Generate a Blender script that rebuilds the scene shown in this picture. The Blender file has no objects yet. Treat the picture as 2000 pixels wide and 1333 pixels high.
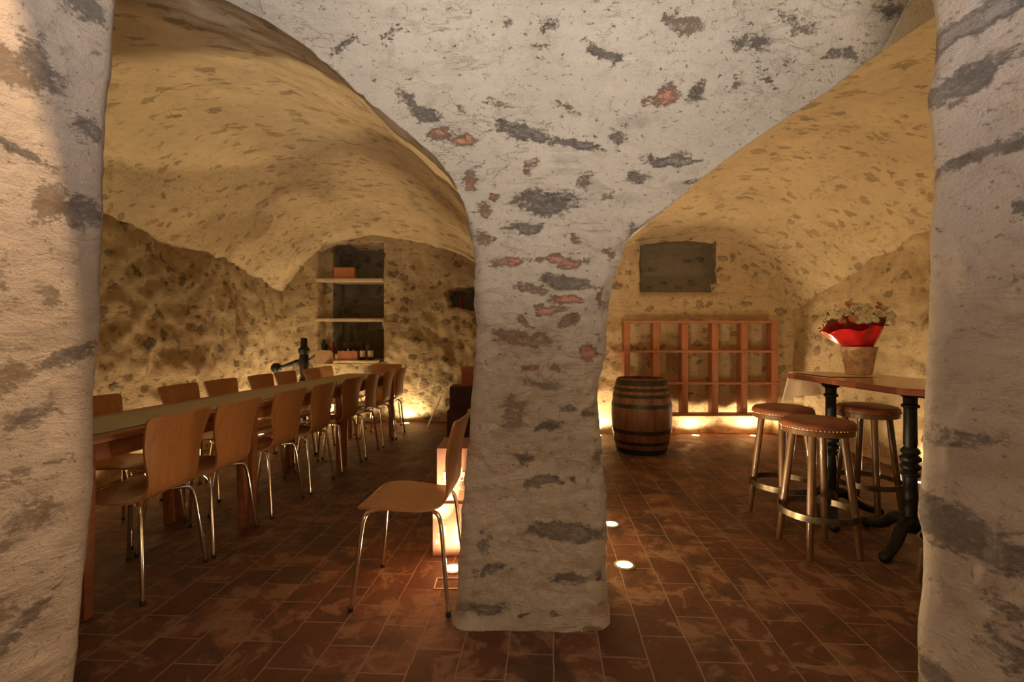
import bpy, bmesh, math, random
from mathutils import Vector, noise, Matrix
random.seed(7)
SC = bpy.context.scene
COL = SC.collection
R = math.radians

# ------------------------------------------------------------------ camera
F = 950.0            # focal length in pixels of the 2000 px wide frame
H = 1.2              # eye height
HZ = 660.0           # horizon row
cam_d = bpy.data.cameras.new('camera'); cam = bpy.data.objects.new('camera', cam_d); COL.objects.link(cam)
cam_d.sensor_width = 36; cam_d.lens = F / 2000 * 36
cam.location = (0, 0, H); cam.rotation_euler = (R(90), 0, 0)
cam_d.shift_y = -(666.5 - HZ) / 2000
cam_d.clip_start = 0.02
cam_d.dof.use_dof = True; cam_d.dof.focus_distance = 2.15; cam_d.dof.aperture_fstop = 3.5
SC.camera = cam

# ------------------------------------------------------------------ world, exposure
SC.view_settings.view_transform = 'Standard'; SC.view_settings.look = 'None'
SC.view_settings.gamma = 1; SC.view_settings.use_curve_mapping = False
SC.view_settings.exposure = 0.2
w = bpy.data.worlds.new('world'); SC.world = w; w.use_nodes = True
w.node_tree.nodes['Background'].inputs[0].default_value = (.52, .56, .72, 1)
w.node_tree.nodes['Background'].inputs[1].default_value = .04

def aim(o, d): o.rotation_euler = Vector(d).to_track_quat('-Z', 'Y').to_euler()
def lamp(name, kind, loc, e, col, d=(0, 0, 1), **k):
    l = bpy.data.lights.new(name, kind); l.energy = e; l.color = col
    for a, v in k.items(): setattr(l, a, v)
    o = bpy.data.objects.new(name, l); COL.objects.link(o); o.location = loc; aim(o, d); return o
WARM = (1, .70, .38)
# daylight coming down the stairs behind the photographer
lamp('stair_daylight', 'AREA', (.1, -.9, 1.15), 36, (.97, .92, .92), (0.0, 1, 1.15), shape='RECTANGLE', size=1.3, size_y=.5, spread=R(100))
# added unseen warm spot; its cone edge imitates an arch's shadow on the left jamb
lamp('added_jamb_spot', 'SPOT', (-.24, .74, 2.59), 105, (1, .62, .33), (-.96, -.74, -.78), spot_size=R(105.5), spot_blend=.03, shadow_soft_size=.03)
# warm lamp of the passage, low behind the photographer
lamp('passage_lamp', 'POINT', (.35, -.9, .26), 22, (1, .53, .22), shadow_soft_size=.12)

# ------------------------------------------------------------------ materials
def newmat(name):
    m = bpy.data.materials.new(name); m.use_nodes = True
    return m, m.node_tree.nodes, m.node_tree.links, m.node_tree.nodes['Principled BSDF']
class NT:
    def __init__(s, m): s.t = m.node_tree
    def n(s, kind, **k):
        x = s.t.nodes.new(kind)
        for a, v in k.items(): setattr(x, a, v)
        return x
    def put(s, x, i, v):
        if hasattr(v, 'is_linked') or hasattr(v, 'node'): s.t.links.new(v, x.inputs[i])
        else: x.inputs[i].default_value = v
    def math(s, op, a, b=0.0, c=None, clamp=False):
        x = s.n('ShaderNodeMath', operation=op, use_clamp=clamp); s.put(x, 0, a); s.put(x, 1, b)
        if c is not None: s.put(x, 2, c)
        return x.outputs[0]
    def vmath(s, op, a, b):
        x = s.n('ShaderNodeVectorMath', operation=op); s.put(x, 0, a); s.put(x, 1, b); return x.outputs[0]
    def mix(s, f, a, b, bt='MIX'):
        x = s.n('ShaderNodeMix', data_type='RGBA', blend_type=bt); s.put(x, 0, f); s.put(x, 6, a); s.put(x, 7, b); return x.outputs[2]
    def smooth(s, v, lo, hi, to0=0.0, to1=1.0):
        x = s.n('ShaderNodeMapRange', interpolation_type='SMOOTHSTEP'); s.put(x, 0, v); s.put(x, 1, lo); s.put(x, 2, hi); s.put(x, 3, to0); s.put(x, 4, to1); return x.outputs[0]
    def noise(s, vec, sc, det=4, rough=.55, dist=0):
        x = s.n('ShaderNodeTexNoise'); s.put(x, 'Vector', vec); x.inputs['Scale'].default_value = sc
        x.inputs['Detail'].default_value = det; x.inputs['Roughness'].default_value = rough; x.inputs['Distortion'].default_value = dist
        return x.outputs['Fac'], x.outputs['Color']
    def vor(s, vec, sc, rnd=1.0, feature='F1'):
        x = s.n('ShaderNodeTexVoronoi', feature=feature); s.put(x, 'Vector', vec); x.inputs['Scale'].default_value = sc
        x.inputs['Randomness'].default_value = rnd; return x.outputs['Distance'], x.outputs['Color']
    def coord(s): return s.n('ShaderNodeTexCoord').outputs['Object']
def C4(c): return (c[0], c[1], c[2], 1)

def simple(name, col, rough=.5, metal=0, var=.12, scale=20, bump=0, stretch=(1, 1, 1), trans=0, coat=0):
    m, ns, ls, b = newmat(name); t = NT(m)
    v = t.vmath('MULTIPLY', t.coord(), stretch)
    f, _ = t.noise(v, scale)
    lo = tuple(c * (1 - var) for c in col); hi = tuple(min(1, c * (1 + var)) for c in col)
    t.put(b, 'Base Color', t.mix(t.smooth(f, .3, .7), C4(lo), C4(hi)))
    b.inputs['Roughness'].default_value = rough; b.inputs['Metallic'].default_value = metal
    if trans: b.inputs['Transmission Weight'].default_value = trans
    if coat: b.inputs['Coat Weight'].default_value = coat
    if bump:
        x = t.n('ShaderNodeBump'); x.inputs['Strength'].default_value = bump; x.inputs['Distance'].default_value = .004
        t.put(x, 'Height', f); t.put(b, 'Normal', x.outputs[0])
    return m

def wood(name, a, b_, rough=.35, axis=(1, 1, 12), scale=6, coat=.1, dist=.6):
    m, ns, ls, b = newmat(name); t = NT(m)
    v = t.vmath('MULTIPLY', t.coord(), axis)
    f, _ = t.noise(v, scale, 6, .6, dist); g, _ = t.noise(v, scale * 6, 3, .6)
    mixf = t.math('ADD', t.math('MULTIPLY', f, .75), t.math('MULTIPLY', g, .25))
    t.put(b, 'Base Color', t.mix(t.smooth(mixf, .35, .65), C4(a), C4(b_)))
    b.inputs['Roughness'].default_value = rough; b.inputs['Coat Weight'].default_value = coat
    x = t.n('ShaderNodeBump'); x.inputs['Strength'].default_value = .15; x.inputs['Distance'].default_value = .002
    t.put(x, 'Height', mixf); t.put(b, 'Normal', x.outputs[0])
    return m

def stone(name, plaster, dark, stones, scale=5.0, stretch=(1, 1, 1.9), cover=.30, soft=.06, relief=.5, marks=False, dirt=.25, rough_relief=.35, opacity=.85, second=None, mortar_b=None, fray=.5, cracks=0.0, crack_col=(.30, .20, .07)):
    """lime plaster with stones showing through"""
    m, ns, ls, b = newmat(name); t = NT(m)
    p = t.coord()
    n1, c1 = t.noise(p, 5, 5, .6)
    off = t.vmath('MULTIPLY', t.vmath('SUBTRACT', c1, (.5, .5, .5)), (.22, .22, .16))
    q = t.vmath('MULTIPLY', t.vmath('ADD', p, off), stretch)
    d, c = t.vor(q, scale)
    sep = t.n('ShaderNodeSeparateColor'); t.put(sep, 0, c)
    fr, _ = t.noise(p, 38, 4, .7)
    rad = t.smooth(sep.outputs[0], 1 - cover * 2.0, 1.0, 0.0, .55)
    fr2, _ = t.noise(t.vmath('MULTIPLY', p, (1, 1, 1.8)), 13, 5, .7)
    frj = t.math('ADD', t.math('MULTIPLY', t.math('SUBTRACT', fr, .5), fray), t.math('MULTIPLY', t.math('SUBTRACT', fr2, .5), fray * 1.4))
    edge = t.math('ADD', t.math('SUBTRACT', rad, d), frj)
    mask = t.smooth(edge, 0.0, soft)
    big, _ = t.noise(p, 1.6, 4, .6); mid, _ = t.noise(p, 14, 6, .65)
    base = t.mix(t.smooth(big, .35, .65), C4(plaster), C4(mortar_b or tuple(x * .86 for x in plaster)))
    base = t.mix(t.math('MULTIPLY', t.smooth(mid, .52, .75), dirt), base, C4(dark))
    sc = t.mix(sep.outputs[1], C4(stones[0]), C4(stones[1]))
    if len(stones) > 2: sc = t.mix(t.smooth(sep.outputs[2], .78, .82), sc, C4(stones[2]))
    col = t.mix(t.math('MULTIPLY', mask, opacity), base, sc)
    h = t.math('MULTIPLY', mid, .5)
    fine, _ = t.noise(p, 85, 6, .75)
    h = t.math('ADD', h, t.math('MULTIPLY', fine, .34))
    # small dimples and trowel ridges
    ridg, _ = t.noise(t.vmath('MULTIPLY', p, (3, 3, 9)), 2.2, 6, .7, .8)
    h = t.math('ADD', h, t.math('MULTIPLY', ridg, rough_relief))
    if second:
        d2, c2 = t.vor(t.vmath('ADD', q, (3.3, 1.7, 5.1)), scale * second)
        s2 = t.n('ShaderNodeSeparateColor'); t.put(s2, 0, c2)
        e2 = t.math('ADD', t.math('SUBTRACT', t.smooth(s2.outputs[0], .45, 1, 0, .5), d2), frj)
        m2 = t.smooth(e2, 0, soft * 1.6)
        col = t.mix(t.math('MULTIPLY', m2, opacity * .8), col, t.mix(s2.outputs[2], C4(stones[1]), C4(stones[0])))
        h = t.math('ADD', h, t.math('MULTIPLY', m2, relief * .5))
    h = t.math('ADD', h, t.math('MULTIPLY', mask, relief))
    if cracks:
        ca, _ = t.noise(t.vmath('MULTIPLY', p, (1, 1, 2.6)), 3.4, 5, .6, 1.2); cg, _ = t.noise(p, 2.2, 3, .6)
        line = t.smooth(t.math('ABSOLUTE', t.math('SUBTRACT', ca, .5)), .002, .016, 1.0, 0.0)
        line = t.math('MULTIPLY', line, t.smooth(cg, .50, .62))
        col = t.mix(t.math('MULTIPLY', line, cracks), col, C4(crack_col)); h = t.math('SUBTRACT', h, t.math('MULTIPLY', line, .12))
    if marks:
        a = t.n('ShaderNodeAttribute', attribute_name='marks')
        sa = t.n('ShaderNodeSeparateColor'); t.put(sa, 0, a.outputs['Color'])
        frc, _ = t.noise(t.vmath('MULTIPLY', p, (1, 1, 1.6)), 34, 9, .84)
        for i, cc in ((0, (.165, .155, .145)), (1, (.52, .185, .10)), (2, (.42, .29, .19))):
            e = t.math('ADD', sa.outputs[i], t.math('MULTIPLY', t.math('SUBTRACT', frc, .5), 3.8))
            mk = t.smooth(e, .30, .95)
            cv = t.mix(mid, C4(cc), C4(tuple(min(1, x * 1.9) for x in cc)))
            col = t.mix(t.math('MULTIPLY', mk, t.smooth(mid, .3, .7, .85, .5)), col, cv)
            h = t.math('SUBTRACT', h, t.math('MULTIPLY', mk, .25))
    t.put(b, 'Base Color', col); b.inputs['Roughness'].default_value = .93
    b.inputs['Specular IOR Level'].default_value = .2
    x = t.n('ShaderNodeBump'); x.inputs['Strength'].default_value = 1; x.inputs['Distance'].default_value = .03
    t.put(x, 'Height', h); t.put(b, 'Normal', x.outputs[0])
    return m

M = {}
M['pillar'] = stone('pillar_plaster', (.76, .69, .55), (.50, .41, .28), [(.36, .32, .28), (.52, .44, .36), (.55, .30, .20)], 5.6, (1, 1, 2.2), .10, .30, .15, True, .55, .5, .45, cracks=.16, crack_col=(.42, .30, .14))
M['vault'] = stone('vault_plaster', (.83, .68, .44), (.50, .38, .20), [(.24, .20, .13), (.42, .33, .20), (.50, .30, .17)], 8.0, (.7, 1.6, 1.5), .36, .22, .25, False, .6, .4, .62, 1.9, cracks=.2)
M['rubble'] = stone('rubble_wall', (.58, .46, .28), (.30, .23, .13), [(.12, .10, .07), (.30, .23, .15), (.36, .24, .15)], 6.6, (1, 1, 1.4), .44, .22, 1.0, False, .9, .7, .75, 1.7)
M['rubble2'] = stone('right_wall_plaster', (.74, .59, .37), (.38, .29, .17), [(.16, .14, .10), (.36, .28, .18), (.42, .27, .16)], 6.8, (1, 1, 1.6), .32, .28, .7, False, .75, .6, .55, 1.8, cracks=.3)
M['jamb'] = stone('jamb_plaster', (.70, .62, .52), (.42, .36, .30), [(.28, .26, .25), (.46, .40, .35)], 4.4, (1.4, 1.4, 2.0), .10, .3, .25, True, .5, .5, .45, cracks=.12, crack_col=(.25, .19, .13))
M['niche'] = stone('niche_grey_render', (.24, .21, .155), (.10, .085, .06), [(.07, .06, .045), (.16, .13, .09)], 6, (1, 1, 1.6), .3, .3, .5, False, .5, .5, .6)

def floor_mat():
    m, ns, ls, b = newmat('terracotta_tiles'); t = NT(m)
    p = t.coord()
    mp = t.n('ShaderNodeMapping'); t.put(mp, 'Vector', p); mp.inputs['Rotation'].default_value = (0, 0, R(-86.0)); mp.inputs['Location'].default_value = (.04, .03, 0)
    n0, c0 = t.noise(p, 4, 3)
    v = t.vmath('ADD', mp.outputs[0], t.vmath('MULTIPLY', t.vmath('SUBTRACT', c0, (.5, .5, .5)), (.022, .022, 0)))
    br = t.n('ShaderNodeTexBrick', offset=.5, squash=1); t.put(br, 'Vector', v)
    br.inputs['Scale'].default_value = 1; br.inputs['Brick Width'].default_value = .29; br.inputs['Row Height'].default_value = .175
    br.inputs['Mortar Size'].default_value = .0034; br.inputs['Mortar Smooth'].default_value = .35
    br.inputs['Color1'].default_value = (.0, .0, .0, 1); br.inputs['Color2'].default_value = (1, 1, 1, 1); br.inputs['Mortar'].default_value = (.5, .5, .5, 1)
    tile = t.mix(br.outputs['Color'], (.088, .033, .017, 1), (.14, .053, .026, 1))
    a, _ = t.noise(p, 5.5, 8, .68, .9); bb, _ = t.noise(t.vmath('ADD', p, (7, 3, 1)), 2.4, 8, .7, 1.0); cc, _ = t.noise(p, 18, 6, .7)
    per = t.math('MULTIPLY', t.math('SUBTRACT', br.outputs['Color'], .5), .07)
    col = t.mix(t.math('MULTIPLY', t.smooth(t.math('ADD', a, per), .49, .58), .78), tile, (.25, .14, .078, 1))
    col = t.mix(t.math('MULTIPLY', t.smooth(t.math('ADD', bb, per), .50, .60), .78), col, (.050, .027, .018, 1))
    col = t.mix(t.math('MULTIPLY', t.smooth(cc, .5, .72), .45), col, (.13, .06, .035, 1))
    col = t.mix(br.outputs['Fac'], col, (.27, .165, .10, 1))
    t.put(b, 'Base Color', col)
    t.put(b, 'Roughness', t.smooth(a, .3, .7, .42, .78)); b.inputs['Specular IOR Level'].default_value = .35
    h = t.math('SUBTRACT', t.math('ADD', t.math('MULTIPLY', cc, .25), t.math('MULTIPLY', a, .5)), t.math('MULTIPLY', br.outputs['Fac'], .5))
    x = t.n('ShaderNodeBump'); x.inputs['Strength'].default_value = .55; x.inputs['Distance'].default_value = .008
    t.put(x, 'Height', h); t.put(b, 'Normal', x.outputs[0])
    return m
M['floor'] = floor_mat()
M['ply'] = wood('beech_plywood', (.42, .185, .062), (.51, .24, .09), .32, (9, 9, .8), 5, .25)
M['ply_edge'] = M['ply']
M['table'] = wood('table_wood', (.24, .085, .035), (.34, .13, .055), .4, (6, .8, 6), 5)
M['runner'] = simple('olive_grey_paper', (.44, .39, .25), .8, var=.05, scale=8)
M['chrome'] = simple('chrome', (.80, .76, .70), .13, 1, var=.02)
M['rubber'] = simple('black_rubber', (.02, .02, .02), .6)
M['rack'] = wood('rack_wood', (.40, .16, .085), (.50, .21, .11), .5, (6, 6, 1), 4, 0)
M['barrel'] = wood('barrel_oak', (.075, .028, .011), (.19, .075, .027), .55, (5, 5, 1), 3, 0)
M['hoop'] = simple('hoop_iron', (.035, .03, .024), .5, .6, var=.3, scale=12)
M['iron'] = simple('black_cast_iron', (.012, .013, .012), .5, .3, var=.3, scale=30)
M['leather'] = simple('brown_leather', (.20, .068, .028), .45, var=.2, scale=14, bump=.3)
M['brass'] = simple('brass', (.55, .36, .14), .35, 1)
M['stoolwood'] = wood('stool_wood', (.09, .045, .020), (.17, .09, .040), .35, (5, 5, 1), 5, .3)
M['bandmetal'] = simple('steel_band', (.22, .19, .13), .35, .9, var=.3)
M['hightop'] = wood('high_table_wood', (.34, .15, .07), (.46, .21, .10), .2, (5, .8, 5), 5, .2)
M['table_edge'] = wood('table_edge', (.20, .055, .030), (.28, .085, .045), .4, (5, .8, 5), 5)
M['cloth'] = simple('cream_cloth', (.86, .72, .54), .85, var=.04, scale=30)
M['carton'] = simple('pinkish_carton', (.36, .17, .115), .6, var=.06, scale=9)
M['print'] = simple('cream_print', (.92, .82, .62), .6, var=.02)
M['darkcarton'] = simple('dark_brown_carton', (.085, .042, .032), .7, var=.15, scale=6)
M['orangebox'] = simple('orange_brown_card', (.52, .21, .10), .6, var=.06)
M['shelf'] = simple('concrete_shelf', (.55, .46, .30), .85, var=.12, scale=12, bump=.3)
M['glass_dark'] = simple('dark_bottle_glass', (.012, .018, .010), .08, var=.1)
M['label'] = simple('paper_label', (.72, .62, .50), .7)
M['wine_red'] = simple('red_bottle', (.16, .02, .02), .12)
M['redfoil'] = simple('red_wrapping', (.62, .02, .025), .22, var=.2, scale=9, bump=.9)
M['petal_w'] = simple('cream_petals', (.95, .90, .72), .7)
M['petal_p'] = simple('pink_petals', (.75, .38, .26), .7)
M['yolk'] = simple('yellow_centre', (.72, .48, .08), .8)
M['leaf'] = simple('dark_leaves', (.035, .07, .022), .5, var=.3)
M['vase'] = simple('crinkled_beige_vase', (.60, .43, .28), .45, var=.3, scale=30, bump=1)
M['beige'] = simple('beige_board', (.58, .38, .23), .7)
M['trimring'] = simple('lamp_ring', (.5, .42, .3), .4, .7)
m, ns, ls, b = newmat('lit_lens'); b.inputs['Base Color'].default_value = (1, .8, .5, 1)
b.inputs['Emission Color'].default_value = (1, .74, .36, 1); b.inputs['Emission Strength'].default_value = 8; M['lens'] = m

# ------------------------------------------------------------------ helpers
def link(name, me, mat=None, parent=None):
    if isinstance(me, bmesh.types.BMesh):
        bm = me; me = bpy.data.meshes.new(name); bmesh.ops.recalc_face_normals(bm, faces=bm.faces); bm.to_mesh(me); bm.free()
    o = bpy.data.objects.new(name, me); COL.objects.link(o)
    for mm in (mat if isinstance(mat, (list, tuple)) else [mat]):
        if mm: me.materials.append(mm)
    if parent: o.parent = parent
    return o
def smooth(o, ang=40):
    me = o.data
    for p in me.polygons: p.use_smooth = True
    try: me.set_sharp_from_angle(angle=R(ang))
    except Exception: pass
    return o
def thing(name, label, cat, loc=(0, 0, 0), rz=0, group=None):
    o = bpy.data.objects.new(name, None); COL.objects.link(o); o.empty_display_size = .1
    o.location = loc; o.rotation_euler = (0, 0, rz); return tag(o, label, cat, group)
def tag(o, label, cat, group=None):
    o['label'] = label; o['category'] = cat
    if group: o['group'] = group
    return o
def structure(o): o['kind'] = 'structure'; return o
def copy_tree(o, parent=None):
    c = o.copy(); COL.objects.link(c)
    if parent: c.parent = parent
    for ch in list(o.children): copy_tree(ch, c)
    return c
def box(bm, c, s, rz=0, bev=0, mat=None):
    g = bmesh.ops.create_cube(bm, size=1)
    vs = g['verts']
    for v in vs: v.co = Vector((v.co.x * s[0], v.co.y * s[1], v.co.z * s[2]))
    if bev:
        es = list({e for v in vs for e in v.link_edges})
        r = bmesh.ops.bevel(bm, geom=es, offset=bev, segments=2, affect='EDGES', profile=.6)
        vs = list({v for f in r['faces'] for v in f.verts} | {v for v in vs if v.is_valid})
    mt = Matrix.Translation(c) @ Matrix.Rotation(rz, 4, 'Z')
    if mat: mt = mat @ mt
    for v in vs: v.co = mt @ v.co
    return vs
def boxo(name, c, s, mat, parent=None, rz=0, bev=.003):
    bm = bmesh.new(); box(bm, c, s, rz, bev); return smooth(link(name, bm, mat, parent), 30)
def lathe(bm, prof, seg=32, c=(0, 0, 0), cap=True):
    rings = []
    for r, z in prof:
        rings.append([bm.verts.new((c[0] + r * math.cos(2 * math.pi * i / seg), c[1] + r * math.sin(2 * math.pi * i / seg), c[2] + z)) for i in range(seg)])
    for a, b_ in zip(rings, rings[1:]):
        for i in range(seg): bm.faces.new((a[i], a[(i + 1) % seg], b_[(i + 1) % seg], b_[i]))
    if cap:
        bm.faces.new(rings[0][::-1]); bm.faces.new(rings[-1])
    return bm
def latheo(name, prof, mat, parent=None, seg=32, c=(0, 0, 0), ang=40):
    bm = bmesh.new(); lathe(bm, prof, seg, c); return smooth(link(name, bm, mat, parent), ang)
def cr(pts, n=6):
    out = []; P = [Vector(p) for p in pts]
    for i in range(len(P) - 1):
        p0 = P[max(i - 1, 0)]; p1 = P[i]; p2 = P[i + 1]; p3 = P[min(i + 2, len(P) - 1)]
        for k in range(n):
            u = k / n
            out.append(.5 * ((2 * p1) + (-p0 + p2) * u + (2 * p0 - 5 * p1 + 4 * p2 - p3) * u * u + (-p0 + 3 * p1 - 3 * p2 + p3) * u ** 3))
    out.append(P[-1]); return out
def tube(bm, pts, r, seg=10):
    pts = [Vector(p) for p in pts]; rings = []
    T = (pts[1] - pts[0]).normalized(); N = T.orthogonal().normalized()
    for i, p in enumerate(pts):
        t = (pts[min(i + 1, len(pts) - 1)] - pts[max(i - 1, 0)]).normalized()
        N = (N - t * N.dot(t)).normalized(); B = t.cross(N)
        rr = r[i] if isinstance(r, (list, tuple)) else r
        rings.append([bm.verts.new(p + (N * math.cos(2 * math.pi * k / seg) + B * math.sin(2 * math.pi * k / seg)) * rr) for k in range(seg)])
    for a, b_ in zip(rings, rings[1:]):
        for k in range(seg): bm.faces.new((a[k], a[(k + 1) % seg], b_[(k + 1) % seg], b_[k]))
    bm.faces.new(rings[0][::-1]); bm.faces.new(rings[-1])
def tubeo(name, pts, r, mat, parent=None, seg=10):
    bm = bmesh.new(); tube(bm, pts, r, seg); return smooth(link(name, bm, mat, parent), 60)
def lerp_tab(tab, x):
    if x <= tab[0][0]: return tab[0][1]
    for (a, b_), (c, d) in zip(tab, tab[1:]):
        if x <= c: u = (x - a) / (c - a); return b_ + (d - b_) * u
    return tab[-1][1]
def smooth_tab(tab, x):
    pts = tab; n = len(pts)
    if x <= pts[0][0]: return pts[0][1]
    if x >= pts[-1][0]: return pts[-1][1]
    for i in range(n - 1):
        if x <= pts[i + 1][0]: break
    def sl(k):
        if k == 0: return (pts[1][1] - pts[0][1]) / (pts[1][0] - pts[0][0])
        if k == n - 1: return (pts[-1][1] - pts[-2][1]) / (pts[-1][0] - pts[-2][0])
        return (pts[k + 1][1] - pts[k - 1][1]) / (pts[k + 1][0] - pts[k - 1][0])
    h = pts[i + 1][0] - pts[i][0]; u = (x - pts[i][0]) / h
    return ((2 * u ** 3 - 3 * u * u + 1) * pts[i][1] + (u ** 3 - 2 * u * u + u) * h * sl(i) + (-2 * u ** 3 + 3 * u * u) * pts[i + 1][1] + (u ** 3 - u * u) * h * sl(i + 1))
def nz(p, f=1.0, o=3): return noise.fractal(Vector(p) * f, 1.0, 2.0, o, noise_basis='PERLIN_ORIGINAL')
def grid_mesh(name, P, mats, matfn=None, marks=None, parent=None):
    nr = len(P); nc = len(P[0]); me = bpy.data.meshes.new(name)
    vs = [tuple(p) for row in P for p in row]
    fs = [(i * nc + j, i * nc + j + 1, (i + 1) * nc + j + 1, (i + 1) * nc + j) for i in range(nr - 1) for j in range(nc - 1)]
    me.from_pydata(vs, [], fs); me.update()
    o = link(name, me, mats, parent)
    for p in me.polygons: p.use_smooth = True
    if matfn:
        for p in me.polygons: p.material_index = matfn(p.center)
    if marks is not None:
        ca = me.color_attributes.new('marks', 'FLOAT_COLOR', 'POINT')
        for i, v in enumerate(vs):
            ca.data[i].color = marks(Vector(v))
    return o
def ray_x(px, Y): return (px - 1000) * Y / F
def ray_z(py, Y): return H - (py - HZ) * Y / F

# ------------------------------------------------------------------ pillar front and spandrel
PROF = [(0, 2.0), (1.6, 2.0), (1.95, 1.975), (2.2, 1.92), (2.4, 1.82), (2.52, 1.70), (2.60, 1.55), (2.64, 1.38)]   # z -> Y
def prof_y(z): return smooth_tab(PROF, z)
def hit(px, py):
    """where the sight line meets the spandrel surface"""
    lo, hi = 1.2, 2.2
    f = lambda Y: prof_y(ray_z(py, Y)) - Y
    best = None; k = 200; prev = None
    for i in range(k + 1):
        Y = 1.38 + (2.05 - 1.38) * i / k; v = f(Y)
        if prev is not None and prev[1] * v <= 0: best = prev[0] + (Y - prev[0]) * prev[1] / (prev[1] - v + 1e-12); break
        prev = (Y, v)
    if best is None: best = 2.0 if py > 300 else 1.4
    return Vector((ray_x(px, best), best, ray_z(py, best)))
EL_px = [(921, 470), (914, 430), (905, 395), (884, 350), (850, 305), (800, 262), (740, 213), (670, 150), (600, 92), (520, 40), (440, 0), (350, -30), (250, -52), (120, -60), (-60, -50), (-300, 0), (-560, 85), (-800, 190)]
ER_px = [(1225, 470), (1240, 452), (1262, 438), (1300, 408), (1340, 372), (1400, 325), (1440, 295), (1530, 235), (1600, 188), (1720, 102), (1820, 35), (1900, -12), (2000, -45), (2120, -60), (2300, -50), (2500, 0), (2720, 100), (2900, 200)]
EL = [hit(*p) for p in EL_px]; ER = [hit(*p) for p in ER_px]
# side outlines of the shaft, by height (front face at Y = 2)
def tabz(lst): return sorted([(ray_z(y, 2.0), ray_x(x, 2.0)) for x, y in lst])
PL = tabz([(886, 1240), (892, 1160), (897, 1080), (903, 1000), (908, 930), (914, 870), (920, 800), (925, 740), (929, 660), (930, 600), (929, 540), (926, 500), (921, 470)])
PR = tabz([(1184, 1240), (1186, 1160), (1186, 1080), (1188, 1000), (1180, 930), (1178, 870), (1170, 810), (1172, 760), (1184, 700), (1188, 640), (1189, 590), (1200, 545), (1212, 505), (1225, 470)])
el_up = [(p.z, p.x) for p in EL[:13]]; er_up = [(p.z, p.x) for p in ER[:13]]
def XL(z): return smooth_tab(PL, z) if z < 1.6 else lerp_tab(el_up, z)
def XR(z): return smooth_tab(PR, z) if z < 1.6 else lerp_tab(er_up, z)
# stones and bricks that show in the plaster: x, y, half width, half height (photo pixels at the surface), tilt, kind 0 grey 1 brick 2 brown, strength
MARKS = [
 (1065, 395, 56, 24, 0, 0, .9), (1030, 262, 70, 16, 12, 0, .9), (1130, 283, 48, 9, 12, 0, 1), (1208, 272, 18, 15, 0, 0, .7), (1180, 105, 34, 11, 15, 0, .8),
 (1335, 45, 34, 15, -5, 2, .8), (1470, 85, 38, 16, 0, 0, .5), (1315, 312, 52, 9, 0, 0, 1), (1250, 345, 16, 8, 0, 0, .8), (1360, 175, 18, 20, 30, 0, .7),
 (1298, 183, 22, 15, 0, 1, 1), (1255, 195, 14, 12, 0, 1, .6), (855, 262, 24, 14, 0, 1, .9), (905, 273, 22, 12, 0, 1, 1), (920, 355, 12, 18, 0, 1, .8),
 (968, 383, 15, 9, 0, 1, .9), (950, 412, 17, 12, 0, 1, .7), (1033, 325, 12, 12, 0, 1, .5), (820, 210, 38, 12, 35, 0, .8), (670, 95, 32, 9, -20, 0, .8),
 (1085, 35, 22, 14, -20, 0, .5), (985, 40, 16, 14, 0, 0, .4), (980, 205, 36, 9, 10, 2, .5), (1060, 90, 32, 8, -5, 0, .5), (1560, 45, 42, 16, 20, 0, .55),
 (1500, 155, 22, 6, 30, 0, .7), (1650, 110, 40, 7, 12, 0, .7), (1740, 20, 44, 18, 15, 0, .55), (1545, 130, 14, 10, 40, 0, .6), (1430, 165, 12, 10, 0, 0, .6), (1110, 210, 26, 6, 10, 2, .5), (760, 60, 30, 8, -15, 0, .5), (900, 215, 16, 8, 0, 0, .5), (1370, 355, 40, 5, 5, 2, .5),
 (1025, 445, 38, 9, 0, 0, .9), (945, 470, 18, 14, 20, 1, .6), (995, 508, 32, 9, 0, 1, .95), (1095, 512, 50, 11, 0, 1, .95), (1110, 552, 50, 12, 5, 0, .9),
 (1040, 565, 30, 11, 10, 2, .8), (1112, 583, 32, 8, 3, 1, 1.1), (1073, 603, 30, 9, 0, 1, 1.1), (1025, 628, 22, 8, 15, 1, .6), (1106, 633, 20, 10, -15, 2, 1), (1110, 633, 14, 6, -15, 1, .5),
 (1025, 662, 55, 14, 10, 2, .85), (1150, 693, 9, 18, 10, 1, 1.0), (1030, 720, 17, 7, 0, 1, 1.1), (1082, 722, 13, 8, 0, 2, .6), (1060, 752, 36, 9, 3, 2, .6),
 (1003, 808, 25, 29, 0, 2, .85), (1108, 798, 18, 7, 5, 0, .8), (1078, 835, 30, 8, 3, 0, .8), (1150, 808, 16, 7, 5, 0, .8), (1020, 895, 22, 7, 0, 0, .7), (1060, 942, 34, 10, 3, 0, .95),
 (1120, 935, 12, 6, 0, 0, .6), (1098, 1038, 72, 16, 5, 0, 1.05), (945, 1065, 14, 22, 0, 0, .4), (950, 1115, 32, 12, -8, 0, .6), (1108, 1130, 38, 11, 2, 0, .9),
 (948, 1192, 30, 12, -12, 0, .95), (900, 1195, 16, 14, 10, 1, .5), (1018, 1192, 12, 5, 0, 0, .8), (1085, 1205, 10, 6, 0, 0, .6), (1165, 900, 14, 20, 0, 2, .5), (1160, 1230, 40, 6, 0, 2, .6), (1170, 1128, 7, 14, 0, 0, .7),
 (1128, 470, 12, 8, 0, 2, .6), (1185, 580, 8, 22, 0, 1, .8), (1190, 490, 10, 12, 0, 1, .6), (1240, 455, 12, 22, -30, 0, .5), (1140, 350, 16, 14, 0, 2, .5), (1185, 385, 14, 14, 0, 2, .5)]
MW = []
for (x, y, a, b_, rot, k, s) in MARKS:
    p = hit(x, y); q = p.y / F
    vert = 1.0 if p.z < 1.9 else 1.0 + (2.0 - p.y) * 2.2
    MW.append((p.x, p.z, a * q, b_ * q / vert, R(-rot), k, s))
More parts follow.
